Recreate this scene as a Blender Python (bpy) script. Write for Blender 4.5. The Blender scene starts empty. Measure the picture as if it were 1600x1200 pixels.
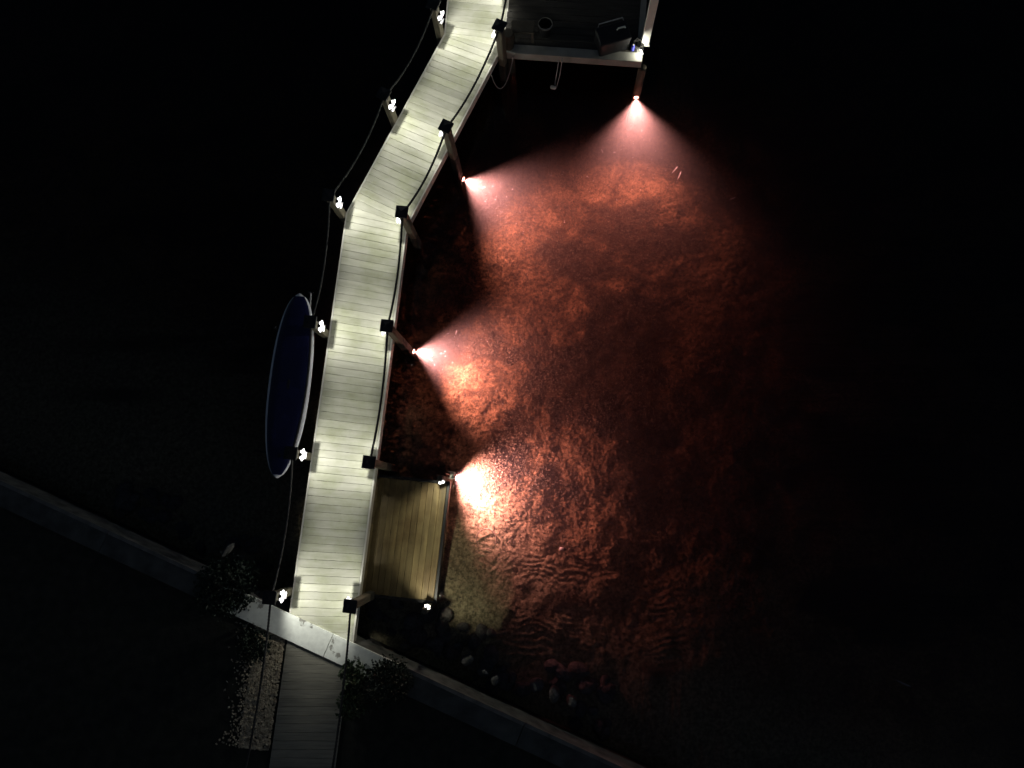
import bpy, bmesh, math, random
import numpy as np
from mathutils import Vector, Matrix
R = math.radians
random.seed(7); rng = np.random.default_rng(7)
sc = bpy.context.scene
C = sc.collection

# ---------------------------------------------------------------- camera (a drone, nearly straight down)
H = 14.4                       # metres above the deck (z = 0 is the deck surface, x/y = 0 right under the drone)
FP = 1208.0
zc = -Vector((50, -187, -FP)).normalized()
yc = (Vector((0, 1, 0)) - zc * zc.y).normalized()
xc = yc.cross(zc)
cam_d = bpy.data.cameras.new('camera'); cam = bpy.data.objects.new('camera', cam_d); C.objects.link(cam)
rot = Matrix((xc, yc, zc))     # camera -> world
cam.matrix_world = Matrix.Translation((0, 0, H)) @ rot.to_4x4()
cam_d.sensor_width = 36; cam_d.lens = 36 * FP / 1600
cam_d.clip_start = 0.1; cam_d.clip_end = 400
sc.camera = cam

# ---------------------------------------------------------------- night sky, moon, exposure
w = bpy.data.worlds.new('World'); sc.world = w; w.use_nodes = True
nt = w.node_tree; nt.nodes.clear()
sky = nt.nodes.new('ShaderNodeTexSky'); sky.sky_type = 'NISHITA'; sky.sun_disc = False
sky.sun_elevation = R(35); sky.sun_rotation = R(140)
bg = nt.nodes.new('ShaderNodeBackground'); bg.inputs['Strength'].default_value = 0.012
wo = nt.nodes.new('ShaderNodeOutputWorld')
nt.links.new(sky.outputs[0], bg.inputs[0]); nt.links.new(bg.outputs[0], wo.inputs[0])
sd = bpy.data.lights.new('moon', 'SUN'); sd.energy = 0.001; sd.angle = R(0.5); sd.color = (0.8, 0.9, 1.0)
moon = bpy.data.objects.new('moon', sd); C.objects.link(moon)
moon.rotation_euler = (R(55), 0, R(40))
vs = sc.view_settings
vs.view_transform = 'Standard'; vs.look = 'None'; vs.gamma = 1; vs.exposure = 0; vs.use_curve_mapping = False
sc.cycles.use_denoising = True
sc.cycles.use_adaptive_sampling = True; sc.cycles.adaptive_threshold = 0.03; sc.cycles.adaptive_min_samples = 12
sc.cycles.max_bounces = 4; sc.cycles.diffuse_bounces = 2; sc.cycles.glossy_bounces = 2; sc.cycles.transmission_bounces = 2; sc.cycles.transparent_max_bounces = 12; sc.cycles.volume_bounces = 0
sc.cycles.sample_clamp_indirect = 4

LAMP_W = 29.0                  # post lamps
RED_W = 5000.0                   # underwater lights
WATER_Z = -0.85

# ---------------------------------------------------------------- helpers
def at(px, py, z=0.0):
    """survey point: where the line of sight through a photo point meets the level z"""
    d = rot @ Vector((px - 800, -(py - 600), -FP))
    t = (z - H) / d.z
    return Vector((d.x * t, d.y * t, z))

def tag(o, label=None, cat=None, group=None, kind=None):
    if label: o['label'] = label
    if cat: o['category'] = cat
    if group: o['group'] = group
    if kind: o['kind'] = kind
    return o

def empty(name, loc, rz=0.0):
    o = bpy.data.objects.new(name, None); C.objects.link(o)
    o.location = loc; o.rotation_euler = (0, 0, rz); o.empty_display_size = 0.1
    return o

def link(name, me, mat=None, parent=None, loc=(0, 0, 0), rz=0.0):
    o = bpy.data.objects.new(name, me); C.objects.link(o)
    if mat and not me.materials: me.materials.append(mat)
    o.parent = parent; o.location = loc; o.rotation_euler = (0, 0, rz)
    return o

def mesh(verts, faces, smooth=False, name='mesh'):
    me = bpy.data.meshes.new(name)
    me.from_pydata([tuple(v) for v in verts], [], faces); me.update()
    if smooth: me.polygons.foreach_set('use_smooth', [True] * len(me.polygons))
    return me

class MB:
    def __init__(s): s.v = []; s.f = []
    def add(s, vs_, fs):
        b = len(s.v); s.v += [tuple(q) for q in vs_]; s.f += [tuple(i + b for i in q) for q in fs]; return s
    def box(s, x0, x1, y0, y1, z0, z1, m=None):
        p = [Vector(q) for q in ((x0, y0, z0), (x1, y0, z0), (x1, y1, z0), (x0, y1, z0), (x0, y0, z1), (x1, y0, z1), (x1, y1, z1), (x0, y1, z1))]
        if m: p = [m @ q for q in p]
        return s.add(p, [(3, 2, 1, 0), (4, 5, 6, 7), (0, 1, 5, 4), (1, 2, 6, 5), (2, 3, 7, 6), (3, 0, 4, 7)])
    def cbox(s, x0, x1, y0, y1, z0, z1, c=0.006):
        """box with chamfered vertical and top edges"""
        def ring(i, z):
            a, b, d, e = x0 + i, x1 - i, y0 + i, y1 - i
            return [(a + c, d, z), (b - c, d, z), (b, d + c, z), (b, e - c, z), (b - c, e, z), (a + c, e, z), (a, e - c, z), (a, d + c, z)]
        rs = ring(0, z0) + ring(0, z1 - c) + ring(c, z1)
        f = [tuple(range(7, -1, -1)), tuple(range(16, 24))]
        for k in (0, 8):
            for i in range(8): f.append((k + i, k + (i + 1) % 8, k + 8 + (i + 1) % 8, k + 8 + i))
        return s.add(rs, f)
    def tube(s, pts, r, n=8, cap=True):
        pts = [Vector(p) for p in pts]; rings = []
        rr = r if isinstance(r, (list, tuple)) else [r] * len(pts)
        up = Vector((0, 0, 1))
        for i, p in enumerate(pts):
            t = (pts[min(i + 1, len(pts) - 1)] - pts[max(i - 1, 0)]).normalized()
            a = t.cross(up if abs(t.z) < 0.9 else Vector((1, 0, 0))).normalized(); b = t.cross(a)
            rings.append([p + (a * math.cos(2 * math.pi * k / n) + b * math.sin(2 * math.pi * k / n)) * rr[i] for k in range(n)])
        v = [q for ri in rings for q in ri]; f = []
        for i in range(len(pts) - 1):
            for k in range(n): f.append((i * n + k, i * n + (k + 1) % n, (i + 1) * n + (k + 1) % n, (i + 1) * n + k))
        if cap: f += [tuple(range(n)), tuple(range((len(pts) - 1) * n + n - 1, (len(pts) - 1) * n - 1, -1))]
        return s.add(v, f)
    def prism(s, poly, z0, z1):
        n = len(poly)
        v = [(p[0], p[1], z0) for p in poly] + [(p[0], p[1], z1) for p in poly]
        f = [tuple(range(n - 1, -1, -1)), tuple(range(n, 2 * n))] + [(i, (i + 1) % n, n + (i + 1) % n, n + i) for i in range(n)]
        return s.add(v, f)
    def me(s, smooth=False): return mesh(s.v, s.f, smooth)
    def build(s, name, mat, parent=None, smooth=False, loc=(0, 0, 0)):
        return link(name, s.me(smooth), mat, parent, loc)

def local(poly, o):
    return [(p[0] - o[0], p[1] - o[1]) for p in poly]

# numpy value noise ------------------------------------------------
_tab = rng.random((256, 256))
def vnoise(x, y):
    xi = np.floor(x).astype(int); yi = np.floor(y).astype(int); fx = x - xi; fy = y - yi
    fx = fx * fx * (3 - 2 * fx); fy = fy * fy * (3 - 2 * fy)
    g = lambda a, b: _tab[a % 256, b % 256]
    return (g(xi, yi) * (1 - fx) + g(xi + 1, yi) * fx) * (1 - fy) + (g(xi, yi + 1) * (1 - fx) + g(xi + 1, yi + 1) * fx) * fy - 0.5
def fbm(x, y, o=3):
    s = 0; a = 1.0
    for k in range(o): s = s + a * vnoise(x * 2 ** k + 17.3 * k, y * 2 ** k + 5.1 * k); a *= 0.5
    return s

# ---------------------------------------------------------------- materials
def newmat(name):
    m = bpy.data.materials.new(name); m.use_nodes = True
    return m, m.node_tree, m.node_tree.nodes['Principled BSDF']

def mat_noise(name, c1, c2, scale=8, rough=0.7, stretch=(1, 1, 1), bump=0.0, bscale=40, rnd=0.0, detail=5, spec=0.3, c3=None, stain=None):
    m, t, b = newmat(name); N = t.nodes.new; L = t.links.new
    co = N('ShaderNodeTexCoord'); mp = N('ShaderNodeMapping'); mp.inputs['Scale'].default_value = stretch
    oi = N('ShaderNodeObjectInfo')
    L(co.outputs['Object'], mp.inputs['Vector'])
    va = N('ShaderNodeVectorMath'); va.operation = 'ADD'
    vm = N('ShaderNodeVectorMath'); vm.operation = 'SCALE'; vm.inputs[0].default_value = (37, 19, 11)
    L(oi.outputs['Random'], vm.inputs['Scale']); L(mp.outputs[0], va.inputs[0]); L(vm.outputs[0], va.inputs[1])
    n = N('ShaderNodeTexNoise'); n.inputs['Scale'].default_value = scale; n.inputs['Detail'].default_value = detail
    L(va.outputs[0], n.inputs['Vector'])
    r = N('ShaderNodeValToRGB'); r.color_ramp.elements[0].position = 0.3; r.color_ramp.elements[1].position = 0.7
    r.color_ramp.elements[0].color = (*c1, 1); r.color_ramp.elements[1].color = (*c2, 1)
    if c3:
        e = r.color_ramp.elements.new(0.55); e.color = (*c3, 1)
    L(n.outputs['Fac'], r.inputs['Fac']); out = r.outputs[0]
    if rnd:
        hs = N('ShaderNodeHueSaturation'); mr = N('ShaderNodeMapRange')
        mr.inputs['To Min'].default_value = 1 - rnd; mr.inputs['To Max'].default_value = 1 + rnd
        L(oi.outputs['Random'], mr.inputs['Value']); L(mr.outputs[0], hs.inputs['Value']); L(out, hs.inputs['Color']); out = hs.outputs[0]
    if stain:
        ge = N('ShaderNodeNewGeometry'); ns = N('ShaderNodeTexNoise'); ns.inputs['Scale'].default_value = 1.7; ns.inputs['Detail'].default_value = 7; ns.inputs['Roughness'].default_value = 0.65
        L(ge.outputs['Position'], ns.inputs['Vector'])
        rs = N('ShaderNodeValToRGB'); rs.color_ramp.elements[0].position = 0.36; rs.color_ramp.elements[1].position = 0.58
        rs.color_ramp.elements[0].color = (*stain, 1); rs.color_ramp.elements[1].color = (1, 1, 1, 1)
        ms = N('ShaderNodeMix'); ms.data_type = 'RGBA'; ms.blend_type = 'MULTIPLY'; ms.inputs[0].default_value = 1
        L(ns.outputs['Fac'], rs.inputs['Fac']); L(out, ms.inputs[6]); L(rs.outputs[0], ms.inputs[7]); out = ms.outputs[2]
    L(out, b.inputs['Base Color'])
    b.inputs['Roughness'].default_value = rough; b.inputs['Specular IOR Level'].default_value = spec
    if bump:
        n2 = N('ShaderNodeTexNoise'); n2.inputs['Scale'].default_value = bscale; n2.inputs['Detail'].default_value = 4
        L(va.outputs[0], n2.inputs['Vector'])
        bp = N('ShaderNodeBump'); bp.inputs['Strength'].default_value = bump; bp.inputs['Distance'].default_value = 0.01
        L(n2.outputs['Fac'], bp.inputs['Height']); L(bp.outputs[0], b.inputs['Normal'])
    return m

def mat_emit(name, col, strength):
    m, t, b = newmat(name)
    b.inputs['Base Color'].default_value = (0.8, 0.8, 0.8, 1)
    b.inputs['Emission Color'].default_value = (*col, 1); b.inputs['Emission Strength'].default_value = strength
    return m

M = {}
M['board'] = mat_noise('composite_board', (0.40, 0.40, 0.315), (0.52, 0.52, 0.43), 1.6, 0.6, (1.2, 7, 1), 0.25, 30, 0.12, stain=(0.80, 0.83, 0.70))
M['path_board'] = mat_noise('weathered_path_board', (0.16, 0.155, 0.125), (0.25, 0.24, 0.19), 2.5, 0.75, (1, 14, 1), 0.4, 30, 0.08)
M['trim'] = mat_noise('trim_board', (0.5, 0.49, 0.42), (0.6, 0.59, 0.51), 3, 0.6, (14, 1, 1), 0.1)
M['joist'] = mat_noise('treated_joist', (0.045, 0.04, 0.028), (0.08, 0.07, 0.05), 5, 0.85, (1, 1, 1), 0.3)
M['tar'] = mat_noise('dark_old_board', (0.018, 0.017, 0.014), (0.04, 0.037, 0.03), 3, 0.85, (1, 10, 1), 0.4)
M['post'] = mat_noise('weathered_post', (0.075, 0.066, 0.045), (0.15, 0.135, 0.095), 3, 0.85, (9, 9, 1), 0.5, 12)
M['black'] = mat_noise('black_plastic', (0.008, 0.008, 0.009), (0.016, 0.016, 0.017), 12, 0.55)
M['rope'] = mat_noise('black_rope', (0.02, 0.02, 0.02), (0.055, 0.055, 0.05), 60, 0.9)
M['greyrope'] = mat_noise('grey_line', (0.18, 0.18, 0.17), (0.3, 0.3, 0.28), 30, 0.85)
M['lamp'] = mat_emit('lamp_diffuser', (1, 0.99, 0.95), 4.0)
M['redlens'] = mat_emit('red_lens', (1.0, 0.32, 0.24), 30.0)
M['metal'] = mat_noise('dull_metal', (0.25, 0.25, 0.25), (0.4, 0.4, 0.4), 15, 0.5)
M['plank'] = mat_noise('yellow_timber', (0.095, 0.072, 0.034), (0.21, 0.162, 0.075), 1.6, 0.6, (5, 0.5, 1), 0.2, 14, 0.2, stain=(0.62, 0.55, 0.5), c3=(0.15, 0.115, 0.053))
M['slab'] = None
M['dark_cap'] = mat_noise('dark_concrete', (0.03, 0.035, 0.033), (0.075, 0.08, 0.075), 3, 0.9, (1, 1, 1), 0.4, 20)
M['nosing'] = mat_noise('pale_nosing', (0.08, 0.08, 0.075), (0.15, 0.15, 0.14), 5, 0.9, (1, 1, 1), 0.4, 20)
M['rock'] = mat_noise('shore_rock', (0.06, 0.06, 0.055), (0.17, 0.165, 0.15), 4, 0.9, (1, 1, 1), 0.8, 14, 0.3)
M['soil'] = mat_noise('dark_soil', (0.012, 0.014, 0.01), (0.03, 0.03, 0.022), 5, 0.95, (1, 1, 1), 0.8, 20)
M['lawn'] = mat_noise('lawn', (0.012, 0.022, 0.012), (0.03, 0.045, 0.022), 12, 0.95, (1, 1, 1), 0.8, 30)
M['gravel'] = mat_noise('gravel', (0.16, 0.13, 0.085), (0.55, 0.48, 0.34), 16, 0.85, (1, 1, 1), 0, 10, 0)
M['leaf'] = mat_noise('leaf', (0.012, 0.024, 0.01), (0.04, 0.065, 0.024), 9, 0.5)
M['darkleaf'] = mat_noise('dark_leaf', (0.005, 0.011, 0.007), (0.012, 0.022, 0.012), 9, 0.6)
M['bark'] = mat_noise('bark', (0.03, 0.025, 0.018), (0.07, 0.06, 0.045), 20, 0.9)
M['navy'] = mat_noise('navy_gelcoat', (0.0035, 0.0042, 0.022), (0.006, 0.007, 0.035), 3, 0.25, spec=0.5)
M['whiteboard'] = mat_noise('white_rail', (0.55, 0.55, 0.57), (0.66, 0.66, 0.68), 6, 0.35)
M['white'] = mat_noise('white_vinyl', (0.60, 0.60, 0.52), (0.72, 0.72, 0.63), 4, 0.5, bump=0.05)
M['pale'] = mat_noise('pale_beam', (0.2, 0.2, 0.17), (0.28, 0.28, 0.24), 4, 0.7, bump=0.2)
M['blue'] = mat_noise('blue_plastic', (0.05, 0.06, 0.4), (0.09, 0.1, 0.55), 6, 0.35)
M['grass'] = mat_noise('seagrass', (0.05, 0.045, 0.025), (0.26, 0.21, 0.13), 14, 0.8)
M['shell'] = mat_noise('dark_pebble', (0.03, 0.03, 0.025), (0.12, 0.11, 0.09), 10, 0.8)
M['fish'] = mat_noise('silver_fish', (0.45, 0.45, 0.42), (0.75, 0.75, 0.72), 20, 0.35)
M['pot'] = mat_noise('wire_ring', (0.22, 0.18, 0.14), (0.32, 0.27, 0.2), 20, 0.8)

def mat_slab():
    m, t, b = newmat('painted_concrete'); N = t.nodes.new; L = t.links.new
    co = N('ShaderNodeTexCoord')
    n = N('ShaderNodeTexNoise'); n.inputs['Scale'].default_value = 3.3; n.inputs['Detail'].default_value = 7; n.inputs['Roughness'].default_value = 0.62
    L(co.outputs['Object'], n.inputs['Vector'])
    r = N('ShaderNodeValToRGB'); e = r.color_ramp.elements
    e[0].position = 0.38; e[0].color = (0.30, 0.30, 0.26, 1); e[1].position = 0.40; e[1].color = (0.74, 0.77, 0.70, 1)
    L(n.outputs['Fac'], r.inputs['Fac'])
    n2 = N('ShaderNodeTexNoise'); n2.inputs['Scale'].default_value = 12; n2.inputs['Detail'].default_value = 6
    L(co.outputs['Object'], n2.inputs['Vector'])
    mx = N('ShaderNodeMix'); mx.data_type = 'RGBA'; mx.blend_type = 'MULTIPLY'; mx.inputs[0].default_value = 0.35
    L(r.outputs[0], mx.inputs[6]); L(n2.outputs['Fac'], mx.inputs[7])
    gm = N('ShaderNodeHueSaturation'); gm.inputs['Value'].default_value = 1.18
    L(mx.outputs[2], gm.inputs['Color']); L(gm.outputs[0], b.inputs['Base Color'])
    b.inputs['Roughness'].default_value = 0.85
    bp = N('ShaderNodeBump'); bp.inputs['Strength'].default_value = 0.4; bp.inputs['Distance'].default_value = 0.01
    L(r.outputs[0], bp.inputs['Height']); L(bp.outputs[0], b.inputs['Normal'])
    return m
M['slab'] = mat_slab()

def mat_seabed():
    m, t, b = newmat('seabed_sand'); N = t.nodes.new; L = t.links.new
    co = N('ShaderNodeTexCoord')
    at_ = N('ShaderNodeAttribute'); at_.attribute_name = 'weed'
    n = N('ShaderNodeTexNoise'); n.inputs['Scale'].default_value = 13; n.inputs['Detail'].default_value = 8; n.inputs['Roughness'].default_value = 0.82
    L(co.outputs['Object'], n.inputs['Vector'])
    r = N('ShaderNodeValToRGB'); e = r.color_ramp.elements
    e[0].position = 0.41; e[0].color = (0.11, 0.10, 0.056, 1); e[1].position = 0.60; e[1].color = (0.42, 0.38, 0.23, 1)
    L(n.outputs['Fac'], r.inputs['Fac'])
    r2 = N('ShaderNodeValToRGB'); e = r2.color_ramp.elements
    e[0].position = 0.35; e[0].color = (0.045, 0.04, 0.024, 1); e[1].position = 0.7; e[1].color = (0.15, 0.125, 0.075, 1)
    L(n.outputs['Fac'], r2.inputs['Fac'])
    mx = N('ShaderNodeMix'); mx.data_type = 'RGBA'
    L(at_.outputs['Fac'], mx.inputs[0]); L(r.outputs[0], mx.inputs[6]); L(r2.outputs[0], mx.inputs[7])
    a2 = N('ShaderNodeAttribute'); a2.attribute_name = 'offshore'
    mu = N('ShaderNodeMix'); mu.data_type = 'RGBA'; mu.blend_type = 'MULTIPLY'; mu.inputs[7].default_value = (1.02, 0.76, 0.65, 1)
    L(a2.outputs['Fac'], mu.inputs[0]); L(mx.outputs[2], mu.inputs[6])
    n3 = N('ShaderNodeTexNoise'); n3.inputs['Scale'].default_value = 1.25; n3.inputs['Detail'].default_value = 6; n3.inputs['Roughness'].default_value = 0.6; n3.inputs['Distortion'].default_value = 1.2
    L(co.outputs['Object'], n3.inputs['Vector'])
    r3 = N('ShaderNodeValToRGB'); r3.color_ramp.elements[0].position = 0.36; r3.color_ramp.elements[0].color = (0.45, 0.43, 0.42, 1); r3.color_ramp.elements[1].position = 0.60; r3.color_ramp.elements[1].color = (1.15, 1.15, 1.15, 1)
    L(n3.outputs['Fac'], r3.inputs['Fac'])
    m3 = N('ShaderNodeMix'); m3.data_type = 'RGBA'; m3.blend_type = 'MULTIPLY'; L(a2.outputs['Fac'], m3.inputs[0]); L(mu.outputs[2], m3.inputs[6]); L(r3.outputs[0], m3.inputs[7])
    L(m3.outputs[2], b.inputs['Base Color']); b.inputs['Roughness'].default_value = 0.95; b.inputs['Specular IOR Level'].default_value = 0.1
    n2 = N('ShaderNodeTexNoise'); n2.inputs['Scale'].default_value = 34; n2.inputs['Detail'].default_value = 5; n2.inputs['Roughness'].default_value = 0.7
    L(co.outputs['Object'], n2.inputs['Vector'])
    bp = N('ShaderNodeBump'); bp.inputs['Strength'].default_value = 0.9; bp.inputs['Distance'].default_value = 0.03
    L(n2.outputs['Fac'], bp.inputs['Height']); L(bp.outputs[0], b.inputs['Normal'])
    return m
M['seabed'] = mat_seabed()

def mat_water():
    m = bpy.data.materials.new('turbid_water'); m.use_nodes = True
    t = m.node_tree; t.nodes.clear(); N = t.nodes.new; L = t.links.new
    o = N('ShaderNodeOutputMaterial')
    tr = N('ShaderNodeBsdfTransparent'); gl = N('ShaderNodeBsdfGlossy'); gl.inputs["Roughness"].default_value = 0.03
    fr = N('ShaderNodeFresnel'); fr.inputs['IOR'].default_value = 1.33
    mx = N('ShaderNodeMixShader')
    co = N('ShaderNodeTexCoord'); n = N('ShaderNodeTexNoise'); n.inputs['Scale'].default_value = 5; n.inputs['Detail'].default_value = 3
    bp = N('ShaderNodeBump'); bp.inputs["Strength"].default_value = 0.12; bp.inputs["Distance"].default_value = 0.05
    L(co.outputs['Object'], n.inputs['Vector']); L(n.outputs['Fac'], bp.inputs['Height'])
    L(bp.outputs[0], gl.inputs['Normal']); L(bp.outputs[0], fr.inputs['Normal'])
    L(fr.outputs[0], mx.inputs[0]); L(tr.outputs[0], mx.inputs[1]); L(gl.outputs[0], mx.inputs[2])
    L(mx.outputs[0], o.inputs['Surface'])
    v = N('ShaderNodeVolumeScatter'); v.inputs['Density'].default_value = 0.042
    v.inputs['Color'].default_value = (1.0, 0.97, 0.92, 1); v.inputs['Anisotropy'].default_value = 0.2
    va = N('ShaderNodeVolumeAbsorption'); va.inputs['Density'].default_value = 0.64; va.inputs['Color'].default_value = (0.20, 0.09, 0.06, 1)
    ad = N('ShaderNodeAddShader'); L(v.outputs[0], ad.inputs[0]); L(va.outputs[0], ad.inputs[1])
    L(ad.outputs[0], o.inputs['Volume'])
    return m
M['water'] = mat_water()

# ================================================================= LARGE STRUCTURE
# seawall line: runs down to the right through the foot of the pier
SW0 = at(452, 960, 0.04); SW1 = at(600.5, 1028.5, 0.04)
SWD = (SW1 - SW0).normalized(); SWN = Vector((-SWD.y, SWD.x, 0))          # SWN points out to sea
if SWN.y < 0: SWN = -SWN

def sea_dist(x, y): return (x - SW0.x) * SWN.x + (y - SW0.y) * SWN.y
def bed_base(d): return np.interp(d, [-1, 0, 1.5, 3.6, 5.4, 8.7, 11.4, 30], [-1.05, -1.12, -1.25, -1.62, -2.05, -2.5, -2.75, -3.6])

def weed_amount(x, y):
    wx_ = x + 0.7 * fbm(x * 0.8 + 9, y * 0.8, 3); wy_ = y + 0.7 * fbm(x * 0.8, y * 0.8 + 31, 3)
    n = fbm(wx_ * 0.55 + 3.7, wy_ * 0.95 + 1.9, 4)
    d = sea_dist(x, y)
    # a dark bed of weed well off the pier, sand near the shore
    bed = np.exp(-(((x - 1.6) * 0.45 - (y - 3.6) * 0.25) ** 2 * 1.1 + ((y - 3.7) * 0.8 - (x - 1.6) * 0.28) ** 2 * 0.75))
    sand = np.clip((4.6 - d) / 1.6, 0, 1)
    a = n * 3.2 + bed * 0.6 - 0.06 - sand * 1.2 + np.clip((x - 3.2) / 3, 0, 1) * 0.25
    return np.clip(a * 1.9, 0, 1)

def bed_z(x, y):
    d = sea_dist(x, y)
    z = bed_base(d)
    near = np.clip((3.9 - d) / 1.4, 0, 1)
    wx = fbm(x * 1.1, y * 1.1, 2); 
    rip = np.sin((y * 0.98 + x * 0.12 + 0.40 * wx + 0.11 * fbm(x * 4, y * 4, 3)) * 2 * math.pi / 0.125)
    z = z + near * 0.010 * rip * np.clip(0.45 + 1.6 * fbm(x * 1.3 + 8, y * 1.6, 3), 0.0, 1)
    z = z + 0.16 * fbm(x * 0.7 + 2, y * 0.7 + 9, 2)
    rough = 1 - 0.45 * near
    z = z + rough * (0.07 * fbm(x * 2.6, y * 2.6 + 4, 2) + 0.020 * fbm(x * 7.0 + 4, y * 7.0, 2) + 0.019 * vnoise(x * 17 + 0.5 * y, y * 17 + 3) + 0.022 * vnoise(x * 31, y * 31))
    return z

def axis(lo, hi, step, far):
    a = list(np.arange(lo, hi + 1e-6, step)); s = step
    while a[-1] < far: s *= 1.25; a.append(a[-1] + s)
    s = step; pre = []
    p = lo
    while p > -far: s *= 1.25; p -= s; pre.append(p)
    return np.array(pre[::-1] + a)
gx = axis(-2.1, 4.9, 0.020, 60); gy = axis(-2.9, 6.9, 0.020, 60)
X, Y = np.meshgrid(gx, gy)
Z = bed_z(X, Y)
nx, ny = len(gx), len(gy)
me = bpy.data.meshes.new('seabed')
co = np.stack([X, Y, Z], -1).reshape(-1, 3)
idx = np.arange(nx * ny).reshape(ny, nx)
quads = np.stack([idx[:-1, :-1], idx[:-1, 1:], idx[1:, 1:], idx[1:, :-1]], -1).reshape(-1, 4)
me.vertices.add(len(co)); me.vertices.foreach_set('co', co.ravel())
me.loops.add(quads.size); me.loops.foreach_set('vertex_index', quads.ravel())
me.polygons.add(len(quads)); me.polygons.foreach_set('loop_start', np.arange(0, quads.size, 4))
me.update(calc_edges=True)
me.polygons.foreach_set('use_smooth', np.ones(len(quads), bool))
a = me.attributes.new('weed', 'FLOAT', 'POINT'); a.data.foreach_set('value', weed_amount(X, Y).ravel().astype(np.float32))
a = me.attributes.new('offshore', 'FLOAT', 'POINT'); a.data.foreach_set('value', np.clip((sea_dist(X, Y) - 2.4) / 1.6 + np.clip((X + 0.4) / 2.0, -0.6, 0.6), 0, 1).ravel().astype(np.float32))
seabed = link('seabed', me, M['seabed']); tag(seabed, kind='structure')

# water: one closed body, its surface WATER_Z; the landward face lies inside the seawall
o0 = SW0 - SWD * 58 - SWN * 0.25; o1 = SW0 + SWD * 58 - SWN * 0.25
b_ = MB().prism([o0, o1, o1 + SWN * 56, o0 + SWN * 56], -6.0, WATER_Z)
water = b_.build('water', M['water']); tag(water, kind='structure')

# land behind the seawall
l0 = SW0 - SWD * 58 - SWN * 0.36; l1 = SW0 + SWD * 58 - SWN * 0.36
g = MB().prism([l0 - SWN * 50, l1 - SWN * 50, l1, l0], -5.0, -0.05).build('ground', M['soil']); tag(g, kind='structure')

# seawall: face + cap slabs with joints
sw = empty('seawall', (SW0.x, SW0.y, -1.3))
tag(sw, 'straight concrete seawall with worn white painted cap crossing the foot of the boardwalk', 'seawall')
def swp(s, n): p = SW0 + SWD * s - SWN * n; return (p.x - SW0.x, p.y - SW0.y)
MB().prism([swp(-57, 0.30), swp(57, 0.30), swp(57, 0.05), swp(-57, 0.05)], -1.8, 1.26).build('wall', M['rock'], sw)
jx = [(at(px, py, 0.04) - SW0).dot(SWD) for px, py in ((345, 925), (513, 1008), (617, 1056))]
cuts = [-57.0, -40.0] + [jx[0] - 2.44 * k for k in range(8, 0, -1)] + jx + [jx[2] + 2.44 * k for k in range(1, 9)] + [40.0, 57.0]
for i in range(len(cuts) - 1):
    q0, q1 = cuts[i] + 0.006, cuts[i + 1] - 0.006
    m_ = MB()
    wob = random.uniform(-0.004, 0.004)
    m_.prism([swp(q0, 0.42), swp(q1, 0.42), swp(q1, 0.0 + wob), swp(q0, 0.0 + wob)], 1.262, 1.34)
    m_.build('cap_slab', M['slab'] if jx[0] < (q0 + q1) / 2 < jx[2] else M['dark_cap'], sw)  # slabs beyond the middle stretch take a darker concrete colour
    MB().prism([swp(q0, 0.055), swp(q1, 0.055), swp(q1, -0.012), swp(q0, -0.012)], 1.30, 1.345).build('cap_nosing', M['slab'] if jx[0] < (q0 + q1) / 2 < jx[2] else M['nosing'], sw)  # seaward edge strip, paler than the far slabs

# ---------------------------------------------------------------- boardwalk: edges as survey points on the deck level
Lpts = [at(437, 1065), at(541, 333), at(694.5, 53), at(716, -190)]
Rpts = [at(543.5, 1065), at(636, 353), at(789, 64), at(812, -190)]
class Poly:
    def __init__(s, pts):
        s.p = pts; s.c = [0]
        for a_, b2 in zip(pts, pts[1:]): s.c.append(s.c[-1] + (b2 - a_).length)
    def __call__(s, d):
        for i in range(len(s.p) - 1):
            if d <= s.c[i + 1] or i == len(s.p) - 2:
                return s.p[i].lerp(s.p[i + 1], (d - s.c[i]) / (s.c[i + 1] - s.c[i]))
PL, PR = Poly(Lpts), Poly(Rpts)
PITCH = 0.145; GAP = 0.005
# anchors: (distance along left edge, along right edge)
anch = [(0.0, 0.0), (PL.c[1] - 0.02, PR.c[1] - 0.02), (PL.c[1] + 0.34, PR.c[1] + 0.04),
        (PL.c[2] - 0.04, PR.c[2] - 0.34), (PL.c[2] + 0.03, PR.c[2] + 0.02), (PL.c[3], PR.c[3])]
lines = [anch[0]]
for (a0, b0), (a1, b1) in zip(anch, anch[1:]):
    n = max(1, round(max(a1 - a0, b1 - b0) / PITCH))
    for k in range(1, n + 1): lines.append((a0 + (a1 - a0) * k / n, b0 + (b1 - b0) * k / n))
cross = [(PL(a_), PR(b2)) for a_, b2 in lines]
pier_o = PL(5).lerp(PR(5), 0.5); pier_o.z = -0.3
pier = empty('boardwalk', pier_o)
tag(pier, 'long bent boardwalk pier of pale grey boards over the water', 'boardwalk')
path_o = cross[0][0].lerp(cross[0][1], 0.5); path_o.z = -0.05
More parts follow.
